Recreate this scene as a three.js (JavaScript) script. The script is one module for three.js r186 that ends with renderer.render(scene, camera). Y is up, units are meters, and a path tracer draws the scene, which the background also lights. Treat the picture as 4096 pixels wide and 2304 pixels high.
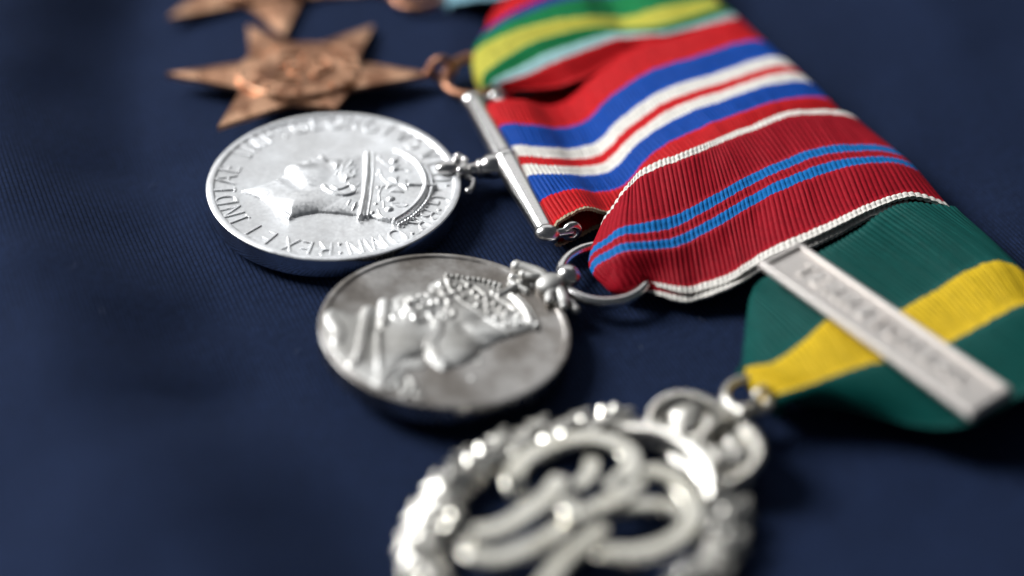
import * as THREE from 'three';
import { mergeGeometries, mergeVertices, toCreasedNormals } from 'three/addons/utils/BufferGeometryUtils.js';
import { RoundedBoxGeometry } from 'three/addons/geometries/RoundedBoxGeometry.js';
import { TextGeometry } from 'three/addons/geometries/TextGeometry.js';
import { FontLoader } from 'three/addons/loaders/FontLoader.js';
import { RectAreaLightUniformsLib } from 'three/addons/lights/RectAreaLightUniformsLib.js';

// ---------------------------------------------------------------- camera, light, exposure
const MM = 0.001;                                   // shapes below are written in millimetres, the scene is in metres
const scene = new THREE.Scene();
scene.background = new THREE.Color().setRGB(0.044, 0.049, 0.057);      // the dim room
const camera = new THREE.PerspectiveCamera(18.29, 16 / 9, 0.02, 10);
const elevation = THREE.MathUtils.degToRad(38.8), reach = 237;
camera.position.set(0, (3 + reach * Math.sin(elevation)) * MM, reach * Math.cos(elevation) * MM);
camera.lookAt(0, 3 * MM, 0);
camera.focus = 0.2465;
camera.userData.fStop = 4.5;
const renderer = new THREE.WebGLRenderer({ antialias: true });
renderer.toneMapping = THREE.LinearToneMapping;
renderer.toneMappingExposure = 1;
renderer.shadowMap.enabled = true;
RectAreaLightUniformsLib.init();
const WINDOW_AND_FILL = [                                     // azimuth in degrees from straight behind, minus is to the left
  { azimuth: -66, elevation: 34, distance: 1.3, width: 0.5, height: 0.5, light: 33, label: 'bright window out of frame behind the medals to the left' },
  { azimuth: -2, elevation: 38, distance: 1.6, width: 1.5, height: 1.1, light: 0.95, label: 'wide dim light panel added out of frame straight behind the medals to whiten the silver' },  // added fill for the silver faces to mirror, no known window there
];

// ---------------------------------------------------------------- small helpers
let seed = 7;
const rnd = () => { seed = (seed * 1664525 + 1013904223) >>> 0; return seed / 4294967296; };
const V = (x, y, z) => new THREE.Vector3(x, y, z);
const used = new Map();
function numbered(name) { const n = used.get(name) ?? 0; used.set(name, n + 1); return n ? name + '_' + String(n).padStart(3, '0') : name; }
function mesh(name, geometry, material, parent) {   // geometry in millimetres
  geometry.scale(MM, MM, MM);
  const m = new THREE.Mesh(geometry, material);
  m.name = numbered(name); m.castShadow = m.receiveShadow = true;
  parent.add(m);
  return m;
}
function thing(name, label, category, [x, y, z], group) {
  const o = new THREE.Group();
  o.name = numbered(name); o.position.set(x * MM, y * MM, z * MM);
  o.userData = { label, category };
  if (group) o.userData.group = group;
  scene.add(o);
  return o;
}
const merged = (list) => mergeGeometries(list.map((g) => { g = g.index ? g.toNonIndexed() : g; for (const k of Object.keys(g.attributes)) if (!['position', 'normal', 'uv'].includes(k)) g.deleteAttribute(k); return g; }));
function tube(points, r, sides = 10, closed = false, steps = 0) {
  const c = new THREE.CatmullRomCurve3(points.map((p) => V(...p)), closed, 'centripetal');
  return new THREE.TubeGeometry(c, steps || points.length * 8, r, sides, closed);
}
function ball(x, y, z, r, sx = 1, sy = 1, sz = 1, turn = 0) {
  const g = new THREE.SphereGeometry(r, 18, 12); g.scale(sx, sy, sz); g.rotateY(turn); g.translate(x, y, z); return g;
}
function rod(a, b, r0, r1, sides = 14) {            // tapered bar between two points
  const A = V(...a), B = V(...b), d = B.clone().sub(A);
  const g = new THREE.CylinderGeometry(r1, r0, d.length(), sides);
  g.applyQuaternion(new THREE.Quaternion().setFromUnitVectors(V(0, 1, 0), d.normalize()));
  g.translate((a[0] + b[0]) / 2, (a[1] + b[1]) / 2, (a[2] + b[2]) / 2); return g;
}
// value noise, periodic in p when given
const hash = (x, y, s) => { let h = (x * 374761393 + y * 668265263 + s * 2147483647) | 0; h = Math.imul(h ^ (h >>> 13), 1274126177); return ((h ^ (h >>> 16)) >>> 0) / 4294967296; };
function noise(x, y, s = 0, p = 0) {
  const i = Math.floor(x), j = Math.floor(y), f = x - i, g = y - j, u = f * f * (3 - 2 * f), v = g * g * (3 - 2 * g);
  const at = (a, b) => (p ? hash(((a % p) + p) % p, ((b % p) + p) % p, s) : hash(a, b, s));
  return (at(i, j) * (1 - u) + at(i + 1, j) * u) * (1 - v) + (at(i, j + 1) * (1 - u) + at(i + 1, j + 1) * u) * v;
}
function texture(n, f, color = false) {             // f(u, v) in 0..1 -> grey or [r, g, b], 0..1
  const data = new Uint8Array(n * n * 4);
  for (let j = 0; j < n; j++) for (let i = 0; i < n; i++) {
    const c = f((i + 0.5) / n, (j + 0.5) / n), o = (j * n + i) * 4;
    for (let k = 0; k < 3; k++) data[o + k] = Math.max(0, Math.min(255, 255 * (typeof c === 'number' ? c : c[k])));
    data[o + 3] = 255;
  }
  const t = new THREE.DataTexture(data, n, n);
  t.wrapS = t.wrapT = THREE.RepeatWrapping; t.magFilter = THREE.LinearFilter;
  if (color) t.colorSpace = THREE.SRGBColorSpace;
  t.needsUpdate = true;
  return t;
}
const rep = (t, perMetre) => { const c = t.clone(); c.repeat.set(perMetre, perMetre); c.needsUpdate = true; return c; };
function planarUV(g, scale = MM) {                  // uv in metres from the ground plane of the part (before it is scaled)
  const p = g.attributes.position, uv = new Float32Array(p.count * 2);
  for (let i = 0; i < p.count; i++) { uv[i * 2] = (p.getX(i) + 0.37 * p.getY(i)) * scale; uv[i * 2 + 1] = (p.getZ(i) + 0.53 * p.getY(i)) * scale; }
  g.setAttribute('uv', new THREE.BufferAttribute(uv, 2));
  return g;
}

// ---------------------------------------------------------------- materials
const fbm = (u, v, n, s, oct = 4) => { let a = 0, w = 0.5, t = 0; for (let k = 0; k < oct; k++, n *= 2, w *= 0.5) { a += w * noise(u * n, v * n, s + k, n); t += w; } return a / t; };
const grit = texture(512, (u, v) => 0.45 * fbm(u, v, 8, 1, 3) + 0.35 * fbm(u, v, 64, 5, 2) + 0.2 * hash(Math.floor(u * 512), Math.floor(v * 512), 9));
const scuff = texture(512, (u, v) => 0.55 + 0.5 * (fbm(u, v, 5, 21, 5) - 0.5) + 0.35 * (fbm(u, v, 48, 27, 2) - 0.5));
const toned = (lo, hi, s) => texture(512, (u, v) => { const k = THREE.MathUtils.smoothstep(fbm(u, v, 4, s, 5), 0.3, 0.7), j = 0.08 * (fbm(u, v, 40, s + 9, 2) - 0.5); return lo.map((a, i) => a + (hi[i] - a) * k + j); }, true);
function metal(lo, hi, s, roughness, bump, side = 60) {
  return new THREE.MeshStandardMaterial({ metalness: 1, roughness, map: rep(toned(lo, hi, s), side), roughnessMap: rep(scuff, side * 1.3), bumpMap: rep(grit, side * 1.7), bumpScale: bump * MM });
}
const hairline = (() => {                           // fine handling scratches and dents, as relief
  const N = 1536, a = new Float32Array(N * N).fill(0.6);
  for (let i = 0; i < N * N; i++) a[i] += 0.03 * (hash(i % N, (i / N) | 0, 61) - 0.5);
  const put = (x, y, v) => { const k = (((y % N) + N) % N) * N + (((x % N) + N) % N); a[k] = Math.min(a[k], v); };
  for (let i = 0; i < 420; i++) { const x = rnd() * N, y = rnd() * N, t = rnd() * 6.28, l = 20 + 260 * rnd() ** 3, c = (rnd() - 0.5) * 0.004, v = 0.12 + 0.4 * rnd(); for (let q = 0; q < l; q += 0.7) put(Math.round(x + q * Math.cos(t + c * q)), Math.round(y + q * Math.sin(t + c * q)), v); }
  for (let i = 0; i < 160; i++) { const x = (rnd() * N) | 0, y = (rnd() * N) | 0, r = 1 + 3 * rnd() ** 2; for (let p = -4; p <= 4; p++) for (let q = -4; q <= 4; q++) if (p * p + q * q < r * r) put(x + p, y + q, 0.25); }
  return texture(N, (u, v) => a[Math.floor(v * N) * N + Math.floor(u * N)]);
})();
const brightSilver = metal([0.92, 0.92, 0.92], [0.96, 0.963, 0.966], 31, 0.95, 0.01);
brightSilver.bumpMap = rep(hairline, 1 / 0.030); brightSilver.bumpScale = 0.014 * MM;
const dullSilver = metal([0.54, 0.515, 0.49], [0.74, 0.725, 0.71], 47, 0.9, 0.02, 45);
dullSilver.bumpMap = rep(hairline, 1 / 0.034); dullSilver.bumpScale = 0.022 * MM;
const glossReliefSilver = metal([0.74, 0.73, 0.71], [0.88, 0.875, 0.86], 53, 1, 0.012);  // paler than the tarnished field: gloss on the raised work put into the colour
const polishedSilver = metal([0.80, 0.79, 0.78], [0.90, 0.89, 0.88], 61, 0.42, 0.006, 25);
const giltSilver = metal([0.70, 0.685, 0.65], [0.93, 0.915, 0.88], 67, 0.44, 0.012);
const shadedEdgeSilver = metal([0.80, 0.795, 0.79], [0.90, 0.90, 0.90], 83, 0.2, 0.006), edgeDull = metal([0.56, 0.54, 0.52], [0.76, 0.75, 0.74], 47, 0.42, 0.012, 45);  // bright medal's edge toned below its face: shade put into the colour
const plateSilver = metal([0.87, 0.84, 0.815], [0.95, 0.93, 0.91], 89, 0.95, 0.02);
const cipherSilver = metal([0.86, 0.84, 0.78], [0.94, 0.925, 0.88], 101, 0.42, 0.004);
const darkBronze = metal([0.60, 0.42, 0.33], [0.76, 0.56, 0.45], 97, 0.6, 0.02);
const bronze = metal([0.60, 0.43, 0.33], [0.90, 0.71, 0.575], 71, 0.75, 0.03);
const cloth3 = (hex, s = 0) => { const m = new THREE.MeshPhysicalMaterial({ color: hex, roughness: 0.6, specularIntensity: 0.24, sheen: 0.12, sheenRoughness: 0.5, sheenColor: new THREE.Color(hex), map: yarn, bumpMap: yarn, bumpScale: 0.03 * MM }); return m; };
const yarnBase = texture(512, (u, v) => 0.80 + 0.20 * (0.6 * noise(u * 16, v * 128, 3, 128) + 0.4 * noise(u * 128, v * 16, 4, 128)) + 0.06 * (fbm(u, v, 6, 8, 3) - 0.5), true);
const yarn = rep(yarnBase, 1 / 0.012);
const R = { red: cloth3(0xd4161e), blue: cloth3(0x034cae), white: cloth3(0xf6f1e8), thread: cloth3(0xb8a78c), crimson: cloth3(0xac0c22), sky: cloth3(0x0a72bc), green: cloth3(0x04534d), yellow: cloth3(0xe8c222), leaf: cloth3(0x0a8248), lemon: cloth3(0xd0c94e), pale: cloth3(0xb4e0e2), navy: cloth3(0x2a2c8c), ice: cloth3(0x90c2d2), sea: cloth3(0x2f7d6a) };

// ---------------------------------------------------------------- the cloth: a navy twill with one long soft fold on the left
const foldLine = [[-74, -140], [-72.6, -80], [-71.3, -61], [-68.8, -43], [-64.5, -27], [-56.5, -9], [-49.5, 4], [-42.6, 23], [-35.3, 31], [-28.5, 41], [-23, 52], [-6, 90]];
function sideOf(x, z) {
  let best = 1e9, sign = 1;
  for (let i = 0; i + 1 < foldLine.length; i++) {
    const [ax, az] = foldLine[i], [bx, bz] = foldLine[i + 1], dx = bx - ax, dz = bz - az, t = Math.max(0, Math.min(1, ((x - ax) * dx + (z - az) * dz) / (dx * dx + dz * dz)));
    const ex = x - ax - t * dx, ez = z - az - t * dz, d = Math.hypot(ex, ez);
    if (d < best) { best = d; sign = dz * ex - dx * ez > 0 ? 1 : -1; }
  }
  return best * sign;
}
function clothHeight(x, z) {
  const d = sideOf(x, z), s = THREE.MathUtils.smoothstep;
  let h = 9 * (1 - s(d, -13, 13)) - 6 * (1 - s(d, -42, -12));
  h += 1.5 * Math.exp(-(((x + 50) / 9) ** 2 + ((z - 52) / 16) ** 2));
  h += 0.5 * Math.exp(-(((x + 20) / 14) ** 2 + ((z - 30) / 10) ** 2)) + 1.7 * Math.exp(-(((x - 72) / 8) ** 2 + ((z + 82) / 20) ** 2));
  let clear = 1;                                   // the cloth lies flat where a medal weighs on it
  for (const [a, b, r] of [[-25, -22, 18], [-8, 9, 16], [7, 42, 20], [-33, -53, 16], [30, -10, 14], [20, -50, 24]]) clear = Math.min(clear, s(Math.hypot(x - a, z - b), r, r + 14));
  return h + (2.4 * (noise(x / 26 + 9.3, z / 30 + 4.1, 77) - 0.5) + 0.7 * (noise(x / 9 + 3, z / 11 + 7, 78) - 0.5)) * (0.12 + 0.88 * clear);
}
{
  const nx = 220, nz = 220, x0 = -150, x1 = 150, z0 = -230, z1 = 120, P = [], U = [], I = [];
  const ca = Math.cos(0.39), sa = Math.sin(0.39);
  for (let j = 0; j <= nz; j++) for (let i = 0; i <= nx; i++) {
    const x = x0 + (x1 - x0) * i / nx, z = z0 + (z1 - z0) * j / nz;
    P.push(x, clothHeight(x, z), z);
    U.push((x * ca - z * sa) * MM, (x * sa + z * ca) * MM);
    if (i < nx && j < nz) { const a = j * (nx + 1) + i, b = a + 1, c = a + nx + 1, d = c + 1; I.push(a, c, b, b, c, d); }
  }
  const g = new THREE.BufferGeometry();
  g.setAttribute('position', new THREE.Float32BufferAttribute(P, 3)); g.setAttribute('uv', new THREE.Float32BufferAttribute(U, 2)); g.setIndex(I); g.computeVertexNormals();
  const WALES = 32, TILE = 0.0208, N = 1536;        // 0.65 mm twill lines, each a row of slanting yarn floats
  const weave = (u, v) => {
    const w = u * WALES + 0.16 * (noise(u * 64, v * 64, 12, 64) - 0.5), k = Math.floor(w), f = w - k, q = v * 72 + 0.5 * (((k % 2) + 2) % 2) + f * 0.9, m = Math.floor(q), e = q - m;
    const tone = hash(((k % WALES) + WALES) % WALES, ((m % 72) + 72) % 72, 5);
    return { relief: Math.pow(Math.sin(Math.PI * f), 0.7) * (0.55 + 0.45 * Math.pow(Math.sin(Math.PI * e), 0.6)), tone, fuzz: hash(Math.floor(u * N), Math.floor(v * N), 6) };
  };
  const color = texture(N, (u, v) => { const q = weave(u, v), k = 0.66 + 0.2 * q.tone + 0.2 * q.fuzz, l = 0.54 + 0.46 * q.relief; const a = k * l; return [0.150 * a + 0.012, 0.207 * a + 0.016, 0.335 * a + 0.027]; }, true);
  const bump = texture(N, (u, v) => { const q = weave(u, v); return 0.78 * q.relief + 0.12 * q.tone + 0.1 * q.fuzz; });
  const m = new THREE.MeshPhysicalMaterial({ color: 0xffffff, map: rep(color, 1 / TILE), bumpMap: rep(bump, 1 / TILE), bumpScale: 0.1 * MM, roughness: 0.9, specularIntensity: 0.15, sheen: 0.25, sheenRoughness: 0.6, sheenColor: new THREE.Color().setRGB(0.12, 0.17, 0.3) });
  const o = mesh('tablecloth', g, m, scene);
  o.userData = { label: 'dark navy blue twill cloth that the medals lie on', kind: 'structure' };
  // loose fibres caught on the weave
  const lint = [];
  for (let i = 0; i < 26; i++) {
    const x = -75 + 110 * rnd(), z = -40 + 50 * rnd(), a = rnd() * 6.28, l = 0.6 + 1.1 * rnd(), y = clothHeight(x, z) + 0.16, k = rnd() - 0.5;
    lint.push(tube([[x, y, z], [x + l * 0.5 * Math.cos(a), y + 0.25 * rnd(), z + l * 0.5 * Math.sin(a)], [x + l * Math.cos(a + k), y + 0.1, z + l * Math.sin(a + k)]], 0.02, 4));
  }
  const f = mesh('lint', merged(lint), new THREE.MeshStandardMaterial({ color: 0x727c92, roughness: 0.9 }), scene);
  f.userData = { label: 'pale stray lint fibres caught on the navy cloth', category: 'lint', kind: 'stuff' };
}

// ---------------------------------------------------------------- ribbons
const spline = (a, b, c, d, t) => 0.5 * (2 * b + (c - a) * t + (2 * a - 5 * b + 4 * c - d) * t * t + (3 * b - a - 3 * c + d) * t * t * t);
// rows of control points (from the medal to the mounting bar) across columns at the widths u; fold: how each end turns under
function ribbonSheet(rows, us, start, end, back) {
  const R0 = rows.map((r) => r.map((p) => V(...p)));
  const under = (row, next, how) => {               // extra rows that turn the ribbon's end down and back beneath itself
    const out = [];
    for (const [along, h, shift] of how.map((q) => [q[0], q[1], q[2] ?? 0])) {
      out.push(row.map((p, i) => { const d = p.clone().sub(next[i]).setY(0).normalize(), q = p.clone().addScaledVector(d, along); q.y = Math.max(0.35, h < 1 ? p.y * h : h - 1); q.z += shift; return q; }));
    }
    return out;
  };
  const layer = back ? R0.slice(1, -1).reverse().map((row) => row.map((p) => V(p.x - 0.1, Math.max(0.4, p.y - back), p.z + 0.85))) : [];
  const head = [...layer, ...(start ? under(R0[0], R0[1], start).reverse() : [])], n = R0.length, tail = end ? under(R0[n - 1], R0[n - 2], end) : [];
  const all = [...head, ...R0, ...tail], m = all.length, nc = us.length;
  const slope = (pts, i) => i === 0 ? pts[1].clone().sub(pts[0]).divideScalar(us[1] - us[0]) : i === nc - 1 ? pts[nc - 1].clone().sub(pts[nc - 2]).divideScalar(us[nc - 1] - us[nc - 2]) : pts[i + 1].clone().sub(pts[i - 1]).divideScalar(us[i + 1] - us[i - 1]);
  return {
    m,
    at(s, u) {
      const k = Math.max(0, Math.min(m - 2, Math.floor(s))), t = s - k, g = (j) => all[Math.max(0, Math.min(m - 1, j))];
      const pts = us.map((_, c) => V(...['x', 'y', 'z'].map((q) => spline(g(k - 1)[c][q], g(k)[c][q], g(k + 1)[c][q], g(k + 2)[c][q], t))));
      let c = 0; while (c < nc - 2 && u > us[c + 1]) c++;
      const w = us[c + 1] - us[c], f = (u - us[c]) / w, f2 = f * f, f3 = f2 * f;
      return pts[c].clone().multiplyScalar(2 * f3 - 3 * f2 + 1).addScaledVector(slope(pts, c), (f3 - 2 * f2 + f) * w).addScaledVector(pts[c + 1], -2 * f3 + 3 * f2).addScaledVector(slope(pts, c + 1), (f3 - f2) * w);
    },
  };
}
let ribbonCount = 0;
function ribbon(parent, label, rows, us, { start, end, stripes, pitch = 0.58, rib = 0.085, cord = 0, wander = 0.12, back = 0, wave = 0.5 }) {
  const tag = ++ribbonCount, sheet = ribbonSheet(rows, us, start, end, back), origin = parent.position.clone().divideScalar(MM);
  const fine = 400, S = [0], L = [0];
  for (let i = 1; i <= fine; i++) { const s = (sheet.m - 1) * i / fine; S.push(s); L.push(L[i - 1] + sheet.at(s, 0.5).distanceTo(sheet.at(S[i - 1], 0.5))); }
  const total = L[fine], sAt = (l) => { let a = 0, b = fine; while (b - a > 1) { const c = (a + b) >> 1; if (L[c] <= l) a = c; else b = c; } return S[a] + (S[b] - S[a]) * Math.min(1, (l - L[a]) / Math.max(1e-6, L[b] - L[a])); };
  const nRibs = Math.round(total / pitch), PER = 7, nl = nRibs * PER;
  const jitter = Array.from({ length: nRibs + 1 }, () => 0.75 + 0.5 * rnd()), lean = Array.from({ length: nRibs + 1 }, () => (rnd() - 0.5) * wander);
  const ss = Array.from({ length: nl + 1 }, (_, i) => sAt(total * i / nl));
  const point = (i, u, top, edge) => {
    const s = ss[i], e = 0.004, p = sheet.at(s, u), du = sheet.at(s, Math.min(1, u + e)).sub(sheet.at(s, Math.max(0, u - e))), dl = sheet.at(Math.min(sheet.m - 1, s + 0.02), u).sub(sheet.at(Math.max(0, s - 0.02), u));
    const n = dl.clone().cross(du).normalize(); if (n.lengthSq() < 0.5) n.set(0, 1, 0);
    const k = Math.min(nRibs - 1, Math.floor(i / PER)), f = i / PER - k, bow = Math.pow(Math.abs(Math.sin(Math.PI * f)), 0.75);
    const lift = (top ? 1 : -1) * (rib * jitter[k] * bow * (1 + (edge ? cord * 1.2 : 0)) + (edge ? 0.11 + cord * 0.12 : 0.13));
    p.addScaledVector(n, lift + wave * (noise(total * i / nl / 7.5, u * 2.6, tag * 7 + 3) - 0.5) + 0.22 * (noise(total * i / nl / 2.6, u * 6, tag * 7 + 5) - 0.5));
    const out = u < 0.001 ? -1 : u > 0.999 ? 1 : 0;
    if (out) p.addScaledVector(du.normalize(), out * ((0.06 + cord * 0.22) * (bow - 0.6) + lean[k]));
    return p.sub(origin);
  };
  let base = null;
  stripes.forEach(([u0, u1, m, name], si) => {
    const nu = Math.max(2, Math.round((u1 - u0) * 26)), P = [], U = [], I = [], w = nu + 1, edgeStripe = u1 - u0 < 0.08 && (u0 === 0 || u1 === 1);
    for (const top of [1, 0]) for (let i = 0; i <= nl; i++) for (let j = 0; j <= nu; j++) {
      const u = u0 + (u1 - u0) * j / nu + ((j === 0 && u0 > 0) || (j === nu && u1 < 1) ? 0.0055 * (hash(Math.floor(i / PER + 0.5), Math.round((j ? u1 : u0) * 1000), tag) - 0.5) : 0), p = point(i, u, top, edgeStripe);
      P.push(p.x, p.y, p.z); U.push(u * 0.032 + si * 0.0031, total * i / nl * MM);
    }
    const half = (nl + 1) * w;
    for (let i = 0; i < nl; i++) for (let j = 0; j < nu; j++) { const a = i * w + j, b = a + 1, c = a + w, d = c + 1; I.push(a, c, b, b, c, d, half + a, half + b, half + c, half + b, half + d, half + c); }
    for (let i = 0; i < nl; i++) for (const j of [0, nu]) { const a = i * w + j, c = a + w; I.push(a, half + a, c, c, half + a, half + c); }
    for (const i of [0, nl]) for (let j = 0; j < nu; j++) { const a = i * w + j; I.push(a, a + 1, half + a, a + 1, half + a + 1, half + a); }
    const g = new THREE.BufferGeometry();
    g.setAttribute('position', new THREE.Float32BufferAttribute(P, 3)); g.setAttribute('uv', new THREE.Float32BufferAttribute(U, 2)); g.setIndex(I); g.computeVertexNormals();
    // smooth top normals only from the top: split off the sides by recomputing on a creased copy is not needed, the rim is thin
    if (!base) { base = mesh('ribbon', g, m, parent); if (label) base.userData.label = label; }
    else { const o = mesh('stripe', g, m, base); if (name) o.userData.label = name; }
  });
  return base;
}

// ---------------------------------------------------------------- struck metal: discs, relief, lettering
function basis(obj, theta, tx = 0, tz = 0) {        // local x = the medal's upright, local z = its right, local y = its face
  const n = V(tx, 1, tz).normalize(), u = V(Math.cos(theta), 0, -Math.sin(theta)); u.addScaledVector(n, -u.dot(n)).normalize();
  obj.quaternion.setFromRotationMatrix(new THREE.Matrix4().makeBasis(u, n, u.clone().cross(n)));
  return obj;
}
function edgeGeometry(r, t) {                        // the plain edge of a disc and its underside
  const g = new THREE.LatheGeometry([[r - 0.04, -0.2], [r, -0.4], [r, -t + 0.3], [r - 0.1, -t + 0.08], [r - 0.3, -t], [0, -t]].map(([x, y]) => new THREE.Vector2(x, y)).reverse(), 160);
  g.deleteAttribute('normal');
  return planarUV(toCreasedNormals(mergeVertices(g, 1e-4), 0.5));
}
function discGeometry(r, t, rim, depth) {
  const f = [[0, -depth], [r - rim - 0.35, -depth], [r - rim - 0.1, -depth + 0.06], [r - rim + 0.08, -0.06], [r - rim + 0.25, 0], [r - 0.45, 0], [r - 0.18, -0.06], [r - 0.04, -0.2]];
  const g = new THREE.LatheGeometry(f.map(([x, y]) => new THREE.Vector2(x, y)).reverse(), 160);
  g.deleteAttribute('normal');
  return planarUV(toCreasedNormals(mergeVertices(g, 1e-4), 0.5));
}
// features: poly (pillowed area), ridge (rounded line), bump (ellipse), dent (negative bump); last wins only where higher
function reliefGeometry(features, cell, y0, grain = 0.02) {
  let lo = [1e9, 1e9], hi = [-1e9, -1e9];
  const F = features.map((f) => {
    const pts = f.pts, pad = f.kind === 'poly' ? 0.2 : f.kind === 'ridge' ? f.r + 0.1 : Math.max(f.rx, f.ry) + 0.1;
    const b = [Math.min(...pts.map((p) => p[0])) - pad, Math.min(...pts.map((p) => p[1])) - pad, Math.max(...pts.map((p) => p[0])) + pad, Math.max(...pts.map((p) => p[1])) + pad];
    lo = [Math.min(lo[0], b[0]), Math.min(lo[1], b[1])]; hi = [Math.max(hi[0], b[2]), Math.max(hi[1], b[3])];
    return { ...f, b };
  });
  const seg = (x, y, pts, closed) => { let d = 1e9; for (let i = 0; i + (closed ? 0 : 1) < pts.length; i++) { const [ax, ay] = pts[i], [bx, by] = pts[(i + 1) % pts.length], dx = bx - ax, dy = by - ay, t = Math.max(0, Math.min(1, ((x - ax) * dx + (y - ay) * dy) / (dx * dx + dy * dy || 1))); d = Math.min(d, Math.hypot(x - ax - t * dx, y - ay - t * dy)); } return d; };
  const inside = (x, y, pts) => { let c = false; for (let i = 0, j = pts.length - 1; i < pts.length; j = i++) { const [ax, ay] = pts[i], [bx, by] = pts[j]; if (ay > y !== by > y && x < ((bx - ax) * (y - ay)) / (by - ay) + ax) c = !c; } return c; };
  const height = (x, y) => {
    let h = 0;
    for (const f of F) {
      if (x < f.b[0] || y < f.b[1] || x > f.b[2] || y > f.b[3]) continue;
      if (f.kind === 'poly') { if (inside(x, y, f.pts)) { const k = Math.min(1, seg(x, y, f.pts, true) / f.w); h = Math.max(h, f.h * Math.sqrt(1 - (1 - k) ** 2)); } }
      else if (f.kind === 'ridge') { const d = seg(x, y, f.pts, f.closed) / f.r; if (d < 1) { const q = f.h * Math.sqrt(1 - d * d); h = f.add ? h + q : Math.max(h, (f.on ?? 0) * (h > 0 ? h : 0) + q); } }
      else { for (const [px, py] of f.pts) { const c = Math.cos(f.turn ?? 0), s = Math.sin(f.turn ?? 0), ex = ((x - px) * c + (y - py) * s) / f.rx, ey = (-(x - px) * s + (y - py) * c) / f.ry, d = ex * ex + ey * ey; if (d < 1) h = f.bead ? Math.max(h, (f.on ?? 0) + f.h * Math.sqrt(1 - d)) : h + f.h * (1 - d) ** 1.5; } }
    }
    return h;
  };
  const nx = Math.ceil((hi[0] - lo[0]) / cell), ny = Math.ceil((hi[1] - lo[1]) / cell), H = new Float32Array((nx + 1) * (ny + 1));
  for (let j = 0; j <= ny; j++) for (let i = 0; i <= nx; i++) { const x = lo[0] + i * cell, y = lo[1] + j * cell, h = height(x, y); H[j * (nx + 1) + i] = h > 0.01 ? h + grain * (noise(x * 3, y * 3, 41) + noise(x * 7, y * 7, 43) - 1) : h; }
  const P = [], I = [], id = new Int32Array(H.length).fill(-1);
  const vert = (k) => { if (id[k] < 0) { id[k] = P.length / 3; const i = k % (nx + 1), j = (k / (nx + 1)) | 0; P.push(lo[1] + j * cell, y0 + (H[k] > 0 ? H[k] : -0.05), lo[0] + i * cell); } return id[k]; };
  for (let j = 0; j < ny; j++) for (let i = 0; i < nx; i++) { const a = j * (nx + 1) + i, b = a + 1, c = a + nx + 1, d = c + 1; if (H[a] > 0 || H[b] > 0 || H[c] > 0 || H[d] > 0) { const A = vert(a), B = vert(b), Cc = vert(c), D = vert(d); I.push(A, B, Cc, B, D, Cc); } }
  const g = new THREE.BufferGeometry();
  g.setAttribute('position', new THREE.Float32BufferAttribute(P, 3)); g.setIndex(I); g.computeVertexNormals();
  return planarUV(g);
}
const poly = (pts, h, w) => ({ kind: 'poly', pts, h, w }), ridge = (pts, r, h, o = {}) => ({ kind: 'ridge', pts, r, h, ...o }), bump = (pts, rx, ry, h, turn = 0) => ({ kind: 'bump', pts, rx, ry, h, turn }), bead = (pts, r, h, on = 0) => ({ kind: 'bump', pts, rx: r, ry: r, h, bead: 1, on });
const along = (pts, n) => { const c = new THREE.CatmullRomCurve3(pts.map(([a, b]) => V(a, b, 0))); return c.getSpacedPoints(n).map((p) => [p.x, p.y]); };

const loader = new FontLoader();
const sans = await loader.loadAsync('fonts/droid/droid_sans_regular.typeface.json'), serif = await loader.loadAsync('fonts/droid/droid_serif_regular.typeface.json'), bold = await loader.loadAsync('fonts/droid/droid_sans_bold.typeface.json');
function glyph(ch, font, size, depth, bevel) {
  const g = new TextGeometry(ch, { font, size, depth, curveSegments: 6, bevelEnabled: true, bevelThickness: bevel, bevelSize: bevel, bevelOffset: -bevel * 1.15, bevelSegments: 2 });
  g.computeBoundingBox(); const b = g.boundingBox; g.translate(-(b.min.x + b.max.x) / 2, 0, 0);
  return g;
}
function ringLetters(parent, list, r, y, material, font, size, depth, bevel, squeeze = 1) {   // [character, degrees clockwise from the top]
  for (const [ch, deg] of list) {
    if (ch === ' ') continue;
    const g = glyph(ch, font, size, depth, bevel), t = THREE.MathUtils.degToRad(deg), s = Math.sin(t), c = Math.cos(t);
    g.scale(squeeze, 1, 1); g.translate(0, r, 0);
    g.applyMatrix4(new THREE.Matrix4().makeBasis(V(-s, 0, c), V(c, 0, s), V(0, 1, 0))); g.translate(0, y, 0);
    mesh('letter', planarUV(g), material, parent);
  }
}
const spread = (text, from, to) => [...text].map((ch, i) => [ch, from + (to - from) * i / (text.length - 1)]);

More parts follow.
